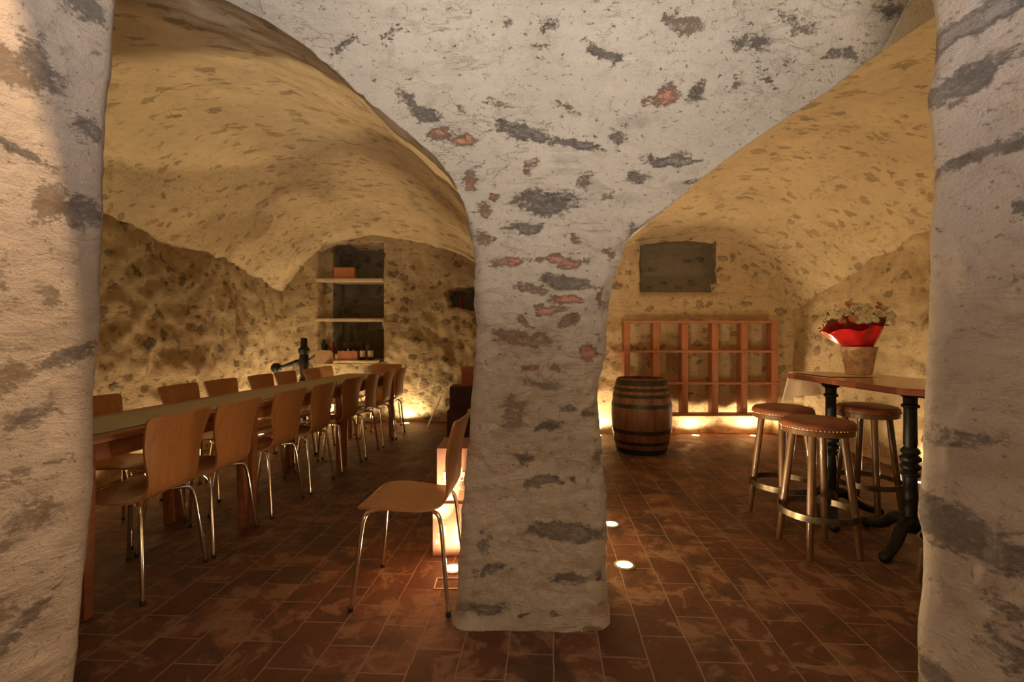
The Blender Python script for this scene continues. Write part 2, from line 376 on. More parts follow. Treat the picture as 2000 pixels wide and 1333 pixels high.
def pillar_marks(v):
    out = [0, 0, 0, 1]
    if v.y > 2.1: return out
    wx = v.x + .035 * nz(v, 9, 3); wz = v.z + .025 * nz(v + Vector((5, 5, 5)), 9, 3)
    for (cx, cz, a, b_, rot, k, s) in MW:
        dx = wx - cx; dz = wz - cz
        if abs(dx) > a * 2 or abs(dz) > max(a, b_) * 2: continue
        c, sn = math.cos(rot), math.sin(rot)
        u = (dx * c + dz * sn) / a; w_ = (-dx * sn + dz * c) / b_
        d = math.sqrt(u * u + w_ * w_)
        out[k] = max(out[k], s * max(0, min(1, (1.5 - d))))
    return out
rows = []
zs = [i * .0115 for i in range(int(2.635 / .0115) + 1)]
for z in zs:
    y = prof_y(z); xl, xr = XL(z), XR(z); row = []
    flare = .03 * math.exp(-z / .05)
    # rounded corners of the shaft, then its flanks running back
    shaft = z < 1.62
    rc = .05 if shaft else .05 * max(0, 1 - (z - 1.62) / .15)
    back = 3.45
    nside = 26
    if z < 1.75:
        for k in range(nside): row.append(Vector((xl + .004, back - (back - y - rc) * k / nside, z)))
        for k in range(7):
            a = math.pi / 2 * k / 6; row.append(Vector((xl + rc * (1 - math.cos(a)), y + rc * (1 - math.sin(a)), z)))
    else:
        for k in range(nside + 7): row.append(Vector((xl, y, z)))
    n = 150
    for k in range(1, n):
        row.append(Vector((xl + rc + (xr - xl - 2 * rc) * k / n, y, z)))
    if z < 1.75:
        for k in range(7):
            a = math.pi / 2 * (6 - k) / 6; row.append(Vector((xr - rc * (1 - math.cos(a)), y + rc * (1 - math.sin(a)), z)))
        for k in range(1, nside + 1): row.append(Vector((xr - .004, y + rc + (back - y - rc) * k / nside, z)))
    else:
        for k in range(nside + 7): row.append(Vector((xr, y, z)))
    for v in row:
        a = .018 if z < 1.6 else .022
        ed = min(1, min(abs(v.x - xl), abs(xr - v.x)) / .12) if z > 1.6 else 1
        bulge = .016 * nz(v, 1.7, 2) + .012 * nz(v * 1, 7, 5) + .006 * nz(v, 26, 4)
        side = 1 if v.x > (xl + xr) / 2 else -1
        if v.y <= y + rc * .5: v.y -= bulge * (.25 + .75 * ed) + flare * .5
        else: v.x += side * abs(bulge) * .8 + side * flare * (.35 if v.y < 2.3 else .15)
        # foot block sticking out on the right
        if side > 0 and z < .36 and v.y > y + rc * .5 and v.y < 2.6: v.x += .035 * (1 - z / .36) * math.sin(min(1, (v.y - 2.0) / .25) * math.pi / 2)
    rows.append(row)
structure(grid_mesh('wall_pillar', rows, [M['pillar']], marks=pillar_marks))

# ------------------------------------------------------------------ vaults (four boundary curves blended)
def resample(pts, n):
    P = [Vector(p) for p in pts]; L = [0]
    for a, b_ in zip(P, P[1:]): L.append(L[-1] + (b_ - a).length)
    out = []; j = 0
    for i in range(n + 1):
        s = L[-1] * i / n
        while j < len(P) - 2 and L[j + 1] < s: j += 1
        u = (s - L[j]) / max(1e-9, L[j + 1] - L[j]); out.append(P[j].lerp(P[j + 1], min(1, u)))
    return out
def coons(F_, B_, S0, S1, nu, nv, bul):
    f = resample(cr(F_, 8), nu); b_ = resample(cr(B_, 8), nu); s0 = resample(cr(S0, 8), nv); s1 = resample(cr(S1, 8), nv)
    rows = []
    for j in range(nv + 1):
        v = j / nv; row = []
        for i in range(nu + 1):
            u = i / nu
            p = f[i] * (1 - v) + b_[i] * v + s0[j] * (1 - u) + s1[j] * u - (f[0] * (1 - u) * (1 - v) + f[-1] * u * (1 - v) + b_[0] * (1 - u) * v + b_[-1] * u * v)
            p.z += bul * math.sin(math.pi * u) * math.sin(math.pi * v) ** .8
            e = min(1, v / .03)
            p.z += e * (.045 * nz(p, 1.1, 3) + .014 * nz(p, 5, 4) + .004 * nz(p, 22, 2))
            row.append(p)
        rows.append(row)
    return rows
YB, YR = 6.95, 6.12
wl = -3.3; wr = 3.55
FL = EL[::-1]; FL[0] = Vector((wl - .08, FL[0].y, FL[0].z))
BL = [(wl - .08, YB + .1, 1.72), (-3.15, YB + .1, 2.0), (-2.95, YB + .1, 2.25), (-2.66, YB + .1, 2.48), (-2.3, YB + .1, 2.58), (-1.84, YB + .1, 2.62), (-1.2, YB + .1, 2.52), (-.55, YB + .1, 2.28), (-.25, YB + .1, 1.95), (-.08, YB + .1, 1.6)]
WLc = [(wl - .08, FL[0].y, FL[0].z), (wl - .08, 2.7, 2.13), (wl - .08, 3.9, 2.13), (wl - .08, 4.8, 2.05), (wl - .08, 5.7, 1.97), (wl - .08, 6.4, 1.87), (wl - .08, YB + .1, 1.72)]
SL = [EL[0], (-.12, 3.4, 1.62), (-.08, 5.2, 1.62), (-.08, YB + .1, 1.6)]
structure(grid_mesh('ceiling_left_vault', coons(FL, BL, WLc, SL, 210, 230, .28), [M['vault']]))
FR = list(ER); FR[-1] = Vector((wr + .08, FR[-1].y, FR[-1].z))
BR = [(.42, YR + .1, 1.6), (.75, YR + .1, 2.02), (1.15, YR + .1, 2.24), (1.63, YR + .1, 2.37), (2.0, YR + .1, 2.42), (2.55, YR + .1, 2.38), (2.95, YR + .1, 2.18), (3.2, YR + .1, 1.98), (3.45, YR + .1, 1.65), (wr + .08, YR + .1, 1.35)]
WRc = [FR[-1], (wr + .08, 3.0, 2.05), (wr + .08, 4.2, 1.95), (wr + .08, 5.2, 1.75), (wr + .08, 5.8, 1.5), (wr + .08, YR + .1, 1.35)]
SR = [ER[0], (.42, 3.4, 1.62), (.40, 5.0, 1.62), (.42, YR + .1, 1.6)]
structure(grid_mesh('ceiling_right_vault', coons(FR, BR, SR, WRc, 210, 200, .22), [M['vault']]))

# ------------------------------------------------------------------ walls
def soft_rect(x, z, x0, x1, z0, z1, r=.02, wob=0):
    if wob:
        x += wob * nz((x, 0, z), 3); z += wob * nz((x + 9, 0, z), 3)
    d = min(x - x0, x1 - x, z - z0, z1 - z)
    return max(0, min(1, d / r))
def wall_y(name, x0, x1, y, zt, depth, mats, step=.026, matfn=None, amp=.03):
    nx = int((x1 - x0) / step); nzr = int(zt / step); rows = []
    for i in range(nzr + 1):
        z = -.02 + (zt + .02) * i / nzr; row = []
        for j in range(nx + 1):
            x = x0 + (x1 - x0) * j / nx; p = Vector((x, y, z)); d = depth(x, z)
            rough = 1 if d < .05 else .25
            row.append(Vector((x, y + d - rough * amp * (nz(p, 2.0, 3) + .6 * nz(p, 6.5, 3)) , z)))
        rows.append(row)
    return structure(grid_mesh(name, rows, mats, matfn))
def back_left(x, z):
    n = soft_rect(x, z, -2.77, -1.84, .86, 2.56, .02, .02)
    d = .48 * n if x > -2.60 else .17 * n
    d = max(d, .36 * soft_rect(x, z, -.90, -.40, 1.61, 1.90, .03, .05))
    if z < .86 and -2.85 < x < -1.95: d -= .10 * min(1, (x + 2.85) / .1, (-1.95 - x) / .05)
    return d
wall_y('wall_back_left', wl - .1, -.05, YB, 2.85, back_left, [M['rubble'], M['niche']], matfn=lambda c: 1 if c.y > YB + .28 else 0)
def back_right(x, z): return .26 * min(soft_rect(x, z, 1.61, 2.58, 1.0, 2.46, .06, .015), max(0, min(1, (z - 1.72) / .30)) ** .7)
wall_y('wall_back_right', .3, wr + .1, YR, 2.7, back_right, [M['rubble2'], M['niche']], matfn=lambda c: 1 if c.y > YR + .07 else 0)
def wall_x(name, x, y0, y1, zt, s, mats, step=.03, amp=.04, z0=-.02):
    ny = int((y1 - y0) / step); nzr = int((zt - z0) / step); rows = []
    for i in range(nzr + 1):
        z = z0 + (zt - z0) * i / nzr
        rows.append([Vector((x + s * amp * (nz((x, y, z), 1.8, 3) + .6 * nz((x, y, z), 6, 3)), y, z)) for y in [y0 + (y1 - y0) * j / ny for j in range(ny + 1)]])
    return structure(grid_mesh(name, rows, mats))
wall_x('wall_left', wl, 1.2, YB + .1, 2.5, 1, [M['rubble']])
wall_x('wall_right', wr, 1.2, YR + .1, 2.5, -1, [M['rubble2']])
# wall that runs from the pillar to the back between the two vaults
rows = []
for i in range(64):
    z = -.02 + 1.87 * i / 63; row = []
    for q in resample([(-.15, YB + .1, z), (-.15, 3.40, z), (-.05, 3.36, z), (.37, 3.36, z), (.45, 3.40, z), (.45, YR + .1, z)], 260):
        d = .04 * (nz(q, 1.8, 3) + .6 * nz(q, 6, 3))
        if q.y > 3.42: q.x += (-abs(d) if q.x < 0 else abs(d)) * min(1, (q.y - 3.42) / .1)
        row.append(q)
    rows.append(row)
structure(grid_mesh('wall_middle', rows, [M['rubble2']]))
# masonry over the outer haunches of the two front arches
for nm, E_ in (('wall_arch_left', EL), ('wall_arch_right', ER)):
    c = resample(cr(E_[9:], 6), 90)
    structure(grid_mesh(nm, [[p.lerp(Vector((p.x, 1.38, 2.70)), k / 12) + Vector((0, .004 * k / 12, 0)) for p in c] for k in range(13)], [M['pillar']]))

# jambs of the opening the photograph is taken through
LJ = sorted([(ray_z(y, 1.35), ray_x(x, 1.35)) for x, y in [(220, -60), (219, 0), (211, 130), (203, 220), (199, 330), (196, 440), (190, 560), (192, 640), (184, 700), (176, 830), (174, 950), (165, 1040), (155, 1150), (148, 1250), (140, 1333), (132, 1450), (128, 1600)]])
RJ = sorted([(ray_z(y, 1.35), ray_x(x, 1.35)) for x, y in [(1822, -60), (1830, 0), (1830, 110), (1814, 185), (1824, 260), (1830, 330), (1824, 440), (1820, 600), (1812, 760), (1808, 860), (1806, 930), (1798, 1010), (1806, 1060), (1806, 1150), (1798, 1240), (1800, 1333), (1796, 1600)]])
JM = [ # px, py, half w, half h, tilt, kind, strength, depth of the surface
 (180, 255, 20, 22, 20, 0, .9, 1.33), (165, 415, 42, 24, 5, 0, .8, 1.3), (100, 395, 20, 40, 5, 2, .8, 1.24), (85, 130, 26, 50, -10, 0, .7, 1.22), (140, 20, 30, 30, 30, 0, .8, 1.28), (30, 265, 66, 10, 30, 0, .9, 1.16), (40, 120, 60, 22, 45, 2, .7, 1.16),
 (90, 822, 34, 20, -30, 0, .7, 1.23), (42, 750, 34, 22, -40, 2, .8, 1.18), (5, 850, 16, 26, 0, 0, .8, 1.14), (150, 698, 44, 14, -30, 0, .7, 1.3), (120, 572, 12, 28, 0, 2, .5, 1.26), (110, 1000, 28, 38, 15, 2, .6, 1.25), (20, 560, 20, 40, 0, 2, .5, 1.15), (30, 950, 40, 14, -20, 2, .5, 1.17), (30, 1090, 50, 16, -50, 2, .6, 1.17), (90, 1230, 90, 14, -55, 0, .65, 1.23), (30, 1220, 40, 40, -50, 2, .5, 1.17), (140, 890, 20, 6, -20, 0, .5, 1.29),
 (1890, 50, 80, 26, -28, 0, 1.1, 1.28), (1885, 165, 62, 24, -18, 0, .85, 1.28), (1900, 308, 76, 14, -18, 0, .85, 1.28), (1995, 398, 20, 18, 0, 0, .9, 1.16), (1985, 540, 20, 50, 0, 0, .4, 1.16), (1885, 1000, 95, 12, 25, 0, .8, 1.28), (1900, 1030, 80, 44, 20, 0, .75, 1.28), (1880, 850, 50, 18, -8, 0, .5, 1.28), (1970, 1170, 30, 26, 0, 0, .5, 1.2), (1830, 1310, 30, 22, 0, 0, .8, 1.32), (1990, 1290, 40, 60, 0, 0, .5, 1.16)]
JMW = [(ray_x(x, d), d, ray_z(y, d), a * d / F, b_ * d / F, R(-rot), k, s) for (x, y, a, b_, rot, k, s, d) in JM]
def jamb_marks(v):
    out = [0, 0, 0, 1]
    q = v + Vector((0, .03, .03)) * nz(v, 8, 3)
    for (cx, cy, cz, a, b_, rot, k, s) in JMW:
        if (cx < 0) != (v.x < 0): continue
        # along the flare: distance is mostly in depth
        dx = (q.y - cy) * (-1 if cx > 0 else 1) * 1.1 / max(.6, 1); dz = q.z - cz
        kx = a * 1.35
        if abs(dx) > kx * 2.2 or abs(dz) > .4: continue
        c, sn = math.cos(rot), math.sin(rot); dx /= 1.35
        u = (dx * c + dz * sn) / a; w_ = (-dx * sn + dz * c) / b_
        out[k] = max(out[k], s * max(0, min(1, 1.5 - math.sqrt(u * u + w_ * w_))))
    return out
def jamb(name, tab, s):
    rows = []; zt = 2.9
    for i in range(int(zt / .0125) + 1):
        z = i * .0125; xe = smooth_tab(tab, z); row = []
        # path in plan from the far side of the wall, round the arris, along the flared reveal to the passage wall
        path = [(xe + s * .9, 1.42), (xe + s * .5, 1.42), (xe + s * .25, 1.415), (xe + s * .08, 1.41), (xe + s * .025, 1.39), (xe, 1.35), (xe + s * .012, 1.31), (xe + s * .045, 1.24), (xe + s * .085, 1.15), (xe + s * .13, 1.03), (xe + s * .2, .85), (xe + s * .32, .55), (xe + s * .42, .1), (xe + s * .45, -.5), (xe + s * .45, -1.5)]
        pts = resample([(a, b_, z) for a, b_ in path], 230)
        for v in pts:
            d = .014 * nz(v, 2.4, 2) + .012 * nz(v, 8, 5) + .006 * nz(v, 28, 4)
            if v.y < 1.30: v.x -= s * d
            elif v.y < 1.40: v.x -= s * d * .35
            row.append(v)
        rows.append(row)
    return structure(grid_mesh(name, rows, [M['jamb']], marks=jamb_marks))
jamb('wall_left_jamb', LJ, -1)
jamb('wall_right_jamb', RJ, 1)
# rest of the front wall, passage ceiling
def plain(name, pts, mat): 
    me = bpy.data.meshes.new(name); me.from_pydata([tuple(p) for p in pts], [], [tuple(range(len(pts)))]); return structure(link(name, me, mat))
plain('wall_front_left', [(-3.6, 1.43, 0), (-1.7, 1.43, 0), (-1.7, 1.43, 2.9), (-3.6, 1.43, 2.9)], M['jamb'])
plain('wall_front_right', [(1.7, 1.43, 0), (3.8, 1.43, 0), (3.8, 1.43, 2.9), (1.7, 1.43, 2.9)], M['jamb'])
plain('ceiling_passage', [(-3.8, -1.6, 2.66), (3.9, -1.6, 2.66), (3.9, 1.5, 2.66), (-3.8, 1.5, 2.66)], M['jamb'])
plain('floor', [(-3.7, -1.6, 0), (3.9, -1.6, 0), (3.9, 7.6, 0), (-3.7, 7.6, 0)], M['floor'])

# ------------------------------------------------------------------ recessed floor lamps
def floor_lamp(x, y, label, e, r=.042, size=R(168), tilt=(0, 0, 1)):
    t = thing('floor_spotlight', label, 'floor light', (x, y, 0), 0, 'spotlights set in the floor')
    latheo('trim_ring', [(r * .98, .001), (r * 1.3, .001), (r * 1.3, .005), (r * 1.02, .007), (r * .98, .004)], M['trimring'], t, 32)
    latheo('lens', [(.001, .0025), (r * .97, .0025), (r * .97, .0050), (.001, .0058)], M['lens'], t, 32)
    l = lamp('floor_spotlight_beam', 'SPOT', (0, 0, .03), e, WARM, tilt, spot_size=size, spot_blend=.35, shadow_soft_size=.03)
    l.parent = t; return t
floor_lamp(-.305, 2.52, 'round floor spotlight between the leaning wine cartons and the left foot of the pillar', 11, tilt=(-.15, .15, 1))
floor_lamp(.592, 2.56, 'round floor spotlight nearest the right foot of the pillar', 46, tilt=(.1, 0, 1))
floor_lamp(.635, 3.12, 'floor spotlight half hidden behind the right edge of the pillar', 46)
floor_lamp(-1.48, 6.80, 'floor spotlight against the back wall to the right of the long dining table', 22)
floor_lamp(1.05, 5.95, 'floor spotlight between the pillar and the oak barrel', 30)
floor_lamp(2.25, 5.955, 'floor spotlight under the middle of the open wooden rack', 15)
floor_lamp(2.95, 5.93, 'floor spotlight under the right end of the open wooden rack', 26)
floor_lamp(3.38, 4.0, 'floor spotlight by the right wall behind the iron column of the high table', 24)
floor_lamp(-3.12, 3.45, 'floor spotlight by the left wall behind the near end of the dining table', 24)
floor_lamp(-3.12, 4.7, 'floor spotlight by the left wall behind the middle of the dining table', 24)
floor_lamp(-3.08, 6.0, 'floor spotlight by the left wall behind the far end of the dining table', 24)
floor_lamp(-2.45, 6.66, 'floor spotlight at the foot of the masonry under the shelf niche', 42)
# the narrow bright core of the lamp at the pillar's left foot, thrown up and to the left
core = lamp('floor_spotlight_core', 'SPOT', (-.305, 2.52, .03), 120, WARM, (-.92, .36, 2.4), spot_size=R(56), spot_blend=.12, shadow_soft_size=.02)
# small square access plate in front of the first lamp
bm = bmesh.new(); 
for c, s in (((0, -.05, .002), (.13, .006, .004)), ((0, .05, .002), (.13, .006, .004)), ((-.062, 0, .002), (.006, .1, .004)), ((.062, 0, .002), (.006, .1, .004))): box(bm, c, s)
o = link('floor_plate', bm, M['trimring']); o.location = (-.31, 2.37, 0); tag(o, 'thin square metal frame set in the floor before the left pillar spotlight', 'floor plate')

# ------------------------------------------------------------------ dining chairs
SP = [(.215, .425), (.20, .440), (.16, .450), (.08, .452), (0, .446), (-.08, .440), (-.135, .444), (-.175, .462), (-.197, .495), (-.207, .54), (-.214, .60), (-.225, .68), (-.242, .76), (-.262, .835)]
def shell_grid():
    prof = resample(cr([(x, 0, z) for x, z in SP], 6), 60)
    hw = [(0, .125), (.01, .150), (.03, .172), (.06, .188), (.2, .203), (.36, .190), (.5, .163), (.58, .160), (.66, .168), (.78, .187), (.9, .205), (.965, .213), (.985, .210), (1, .196)]
    rows = []
    for i, p in enumerate(prof):
        u = i / 60; h = smooth_tab(hw, u); row = []
        bow = .020 * smooth_tab([(0, 0), (.55, .1), (.8, 1), (1, 1)], u)
        dish = .010 * math.sin(min(1, u / .5) * math.pi)
        for k in range(15):
            s = -1 + 2 * k / 14
            row.append(Vector((p.x + bow * s * s, s * h, p.z - dish * (1 - s * s) * (1 if u < .5 else 0))))
        rows.append(row)
    return rows
def shell_part(name, rows, i0, i1, mat, parent, th=.0055):
    bm = bmesh.new(); n = len(rows); m_ = len(rows[0])
    def nrm(i, k):
        a = rows[min(i + 1, n - 1)][k] - rows[max(i - 1, 0)][k]; b_ = rows[i][min(k + 1, m_ - 1)] - rows[i][max(k - 1, 0)]
        return a.cross(b_).normalized()
    A = [[bm.verts.new(rows[i][k] + nrm(i, k) * th) for k in range(m_)] for i in range(i0, i1 + 1)]
    B = [[bm.verts.new(rows[i][k] - nrm(i, k) * th) for k in range(m_)] for i in range(i0, i1 + 1)]
    L = i1 - i0
    for i in range(L):
        for k in range(m_ - 1):
            bm.faces.new((A[i][k], A[i][k + 1], A[i + 1][k + 1], A[i + 1][k])); bm.faces.new((B[i][k], B[i + 1][k], B[i + 1][k + 1], B[i][k + 1]))
        bm.faces.new((A[i][0], A[i + 1][0], B[i + 1][0], B[i][0])); bm.faces.new((A[i][-1], B[i][-1], B[i + 1][-1], A[i + 1][-1]))
    for k in range(m_ - 1):
        bm.faces.new((A[0][k], B[0][k], B[0][k + 1], A[0][k + 1])); bm.faces.new((A[L][k], A[L][k + 1], B[L][k + 1], B[L][k]))
    return smooth(link(name, bm, mat, parent), 50)
def make_chair():
    t = thing('dining_chair', '', 'chair')
    rows = shell_grid()
    shell_part('seat', rows, 0, 35, M['ply'], t); shell_part('backrest', rows, 35, 60, M['ply'], t)
    for sx in (1, -1):
        for sy in (1, -1):
            kx = .135 if sx > 0 else -.135
            path = [(.045 * sx, .05 * sy, .424), (.09 * sx, .10 * sy, .424), (kx + .012 * sx, .150 * sy, .422), (kx + .028 * sx, .163 * sy, .412), (kx + .038 * sx, .171 * sy, .388), (kx + .046 * sx, .177 * sy, .34), (.215 * sx, .208 * sy, .012)]
            pts = cr(path[:-1], 5) + [path[-1]]
            lg = tubeo('leg', pts, .0098, M['chrome'], t, 12)
            latheo('foot_cap', [(.011, 0), (.012, .003), (.0115, .018), (.010, .020)], M['rubber'], lg, 12, (.216 * sx, .209 * sy, 0))
    bm = bmesh.new(); box(bm, (0, 0, .421), (.13, .13, .008), 0, .002); box(bm, (0, 0, .425), (.09, .09, .008))
    link('seat_frame', bm, M['chrome'], t)
    return t
chair0 = make_chair(); first = [True]
def place_chair(x, y, rz, label, group):
    c = chair0 if first[0] else copy_tree(chair0); first[0] = False
    c.location = (x, y, 0); c.rotation_euler = (0, 0, rz); c['label'] = label
    if group: c['group'] = group
    elif 'group' in c: del c['group']
    return c
place_chair(-.475, 2.32, R(180 - 4), 'plywood chair standing alone beside the pillar, turned to face the dining table', None)
gA = 'plywood chairs along the near side of the dining table'
near = [(-1.86, 2.40, 0, 'nearest plywood chair on the near side of the dining table, its back largest in view'),
        (-1.83, 2.86, 1, 'second plywood chair of the near side, its back touching the nearest chair in view'),
        (-1.79, 3.44, -1, 'third plywood chair of the near side, after the gap at the first table joint'),
        (-1.74, 3.93, 0, 'fourth plywood chair of the near side, close behind the third'),
        (-1.69, 4.50, -2, 'fifth plywood chair of the near side, with a bright pale sheen on its narrow back'),
        (-1.65, 5.00, 2, 'sixth plywood chair of the near side, seen narrow before the broad seventh back'),
        (-1.62, 5.52, 3, 'seventh plywood chair of the near side, beside the head chair at the far end'),
        (-1.58, 5.96, 2, 'farthest plywood chair of the near side, closest to the back wall spotlight')]
for x, y, a, lb in near: place_chair(x, y, R(180 - 3 + a), lb, gA)
gB = 'plywood chairs along the wall side of the dining table'
far = [(-2.36, 2.98, 0, 'plywood chair on the wall side nearest the left jamb, partly cut off by it'),
       (-2.35, 3.77, 2, 'wall side plywood chair with a wide back, second from the left jamb'),
       (-2.31, 4.24, 0, 'wall side plywood chair, third from the left jamb, standing alone between gaps'),
       (-2.24, 4.78, 1, 'wall side plywood chair just left of the one under the black iron ball'),
       (-2.21, 5.23, 0, 'wall side plywood chair directly under the black iron ball of the corking press'),
       (-2.14, 5.76, 2, 'wall side plywood chair just right of the black corking press post'),
       (-2.15, 6.20, 2, 'farthest wall side plywood chair, in front of the bright masonry under the niche')]
for x, y, a, lb in far: place_chair(x, y, R(-4 + a), lb, gB)
place_chair(-1.73, 6.46, R(-90), 'plywood chair at the head of the far end of the dining table', None)

# ------------------------------------------------------------------ dining tables
TH = .77
def dining_table(y0, y1, label):
    ln = y1 - y0; ang = -math.atan(.105)
    yc = (y0 + y1) / 2; xc = -1.785 + .105 * (yc - 2.1) - .29
    t = thing('dining_table', label, 'table', (xc, yc, 0), ang, 'wooden tables pushed end to end')
    W = .58
    boxo('tabletop', (0, 0, TH - .014), (W, ln - .006, .028), M['table'], t, bev=.004)
    bm = bmesh.new()
    for sx in (1, -1): box(bm, (sx * (W / 2 - .035), 0, TH - .068), (.02, ln - .14, .08))
    for sy in (1, -1): box(bm, (0, sy * (ln / 2 - .04), TH - .068), (W - .12, .02, .08))
    link('apron', bm, M['table'], t)
    for sx in (1, -1):
        for sy in (1, -1):
            bm = bmesh.new(); vs = box(bm, (0, 0, (TH - .028) / 2), (.056, .056, TH - .028), 0, .004)
            for v in vs: k = .72 + .28 * v.co.z / TH; v.co.x = v.co.x * k + sx * (W / 2 - .036); v.co.y = v.co.y * k + sy * (ln / 2 - .038)
            smooth(link('leg', bm, M['table'], t), 30)
dining_table(2.06, 3.16, 'nearest wooden dining table of the row, its front leg beside the left jamb')
dining_table(3.17, 4.50, 'middle wooden dining table of the row against the left wall')
dining_table(4.51, 5.84, 'farthest wooden dining table of the row, ending before the shelf niche')
rows = []
for i in range(90):
    y = 2.085 + (5.80 - 2.085) * i / 89; xc = -2.08 + .115 * (y - 2.1)
    rows.append([Vector((xc + s * .228 + .003 * nz((0, y, s), 3), y, TH + .0015 + .0012 * abs(nz((s, y, 0), 6)))) for s in [-1 + 2 * k / 8 for k in range(9)]])
rn = grid_mesh('table_runner', rows, [M['runner']]); tag(rn, 'long olive grey paper runner covering the row of dining tables', 'table runner')
md = rn.modifiers.new('thickness', 'SOLIDIFY'); md.thickness = .001; md.offset = 1

# ------------------------------------------------------------------ corking press behind the tables
t = thing('corking_press', 'black iron corking press with ball ended arm standing behind the dining table', 'corking press', (-2.66, 6.22, 0))
latheo('base', [(.17, 0), (.17, .02), (.06, .05), (.045, .09), (.04, .1)], M['iron'], t, 32)
latheo('post', [(.038, .09), (.038, .62), (.06, .625), (.062, .66), (.045, .68), (.045, .74), (.05, .79), (.058, .86), (.060, .93), (.052, .99), (.068, 1.01), (.072, 1.05), (.055, 1.07), (.040, 1.09), (.040, 1.19), (.030, 1.195)], M['iron'], t, 24)
arm = tubeo('arm', cr([(0, 0, .90), (-.10, -.01, .885), (-.20, -.02, .85), (-.30, -.02, .825)], 5), [.034] * 6 + [.026] * 5 + [.020] * 5, M['iron'], t, 12)
latheo('ball_weight', [(.065 * math.sin(a) + .0005, -.065 * math.cos(a)) for a in [math.pi * k / 14 for k in range(15)]], M['iron'], arm, 24, (-.345, -.02, .815))
tubeo('lever', cr([(.03, 0, .90), (.09, -.02, .925), (.14, -.03, .965), (.165, -.03, .985)], 5), .013, M['iron'], t, 10)
bm = bmesh.new(); vs = []
outl = [(.17, .90), (.20, .87), (.37, .865), (.39, .90), (.385, 1.0), (.36, 1.035), (.22, 1.045), (.165, 1.02), (.155, .96)]
fr_ = [bm.verts.new((x, -.045, z)) for x, z in outl]; bk = [bm.verts.new((x, -.02, z)) for x, z in outl]
bm.faces.new(fr_); bm.faces.new(bk[::-1])
for i in range(len(outl)): j = (i + 1) % len(outl); bm.faces.new((fr_[i], bk[i], bk[j], fr_[j]))
o = link('panel', bm, M['beige'], t); o['label'] = 'beige board fixed to the end of the lever'

# ------------------------------------------------------------------ shelf niche and what stands in it
def shelf(z, y0, label, x0=-2.80, x1=-1.83, th=.045):
    bm = bmesh.new(); box(bm, ((x0 + x1) / 2, (y0 + YB + .45) / 2, z - th / 2), (x1 - x0, YB + .45 - y0, th), 0, .006)
    o = smooth(link('niche_shelf', bm, M['shelf']), 30); tag(o, label, 'shelf', 'masonry shelves in the wall niche'); return o
shelf(2.045, YB - .035, 'thick upper masonry shelf in the back wall niche, carrying a small box')
shelf(1.475, YB - .035, 'empty middle masonry shelf in the back wall niche', th=.04)
shelf(.88, YB - .12, 'lowest masonry shelf of the niche, with bottles and a crate on it', th=.03, x0=-2.62, x1=-1.90)
def npx(px, Y): return ray_x(px, Y)
o = boxo('wooden_box', (npx(675, 7.05), 7.05, 2.045 + .082), (.29, .16, .16), M['orangebox'], None, R(4), .003); tag(o, 'small orange brown box on the upper shelf of the niche', 'box')
def bottle(x, y, z, label, h=.30, r=.038, lab=True, mat='glass_dark'):
    t = thing('wine_bottle', label, 'bottle', (x, y, z), 0, 'wine bottles on the lowest niche shelf')
    latheo('bottle_body', [(r * .9, 0), (r, .005), (r, h * .62), (r * .85, h * .69), (r * .42, h * .77), (r * .36, h * .80), (r * .36, h * .96), (r * .43, h * .965), (r * .43, h), (r * .3, h)], M[mat], t, 20)
    if lab: 
        bm = bmesh.new(); lathe(bm, [(r + .0006, h * .16), (r + .0008, h * .5)], 20, cap=False)
        for f in [f for f in bm.faces if f.calc_center_median().y > r * .4]: bm.faces.remove(f)
        link('label_paper', bm, M['label'], t)
    return t
zb = .881; yb_ = 6.93
bottle(npx(708, yb_), yb_, zb, 'dark wine bottle with pale label just right of the crate', .27)
bottle(npx(724, yb_), yb_, zb, 'dark wine bottle with pale label, rightmost on the lowest niche shelf', .27)
bottle(npx(650, yb_ + .03), yb_ + .03, zb, 'dark red bottle left of the crate, by the niche corner', .26, .034, False, 'wine_red')
bottle(npx(634, 7.03), 7.03, .97, 'black bottle in the shaded left recess of the niche', .20, .04, False)
# ledge under that bottle
boxo('niche_ledge', (npx(634, 7.03), 7.06, .96 - .04), (.16, .2, .10), M['rubble']); tag(bpy.data.objects['niche_ledge'], 'rough stone ledge at the left of the niche under a black bottle', 'ledge')
bm = bmesh.new(); box(bm, (0, 0, 0), (.004, .05, .21)); o = link('card_leaflet', bm, M['orangebox']); o.data.transform(Matrix.Rotation(R(80), 4, 'Z')); o.location = (npx(716, 6.96), 7.0, zb + .106)
tag(o, 'orange card standing between the two labelled wine bottles', 'card')
t = thing('bottle_crate', 'open reddish wooden crate with lid up beside the wine bottles', 'crate', (npx(682, 6.95), 6.95, zb), R(3))
bm = bmesh.new(); box(bm, (0, 0, .006), (.27, .17, .012)); box(bm, (0, -.08, .065), (.27, .012, .13)); box(bm, (0, .08, .065), (.27, .012, .13)); box(bm, (-.13, 0, .065), (.012, .17, .13)); box(bm, (.13, 0, .065), (.012, .17, .13)); link('crate_body', bm, M['orangebox'], t)
bm = bmesh.new(); box(bm, (.04, .10, .17), (.30, .01, .16)); link('lid', bm, M['darkcarton'], t)
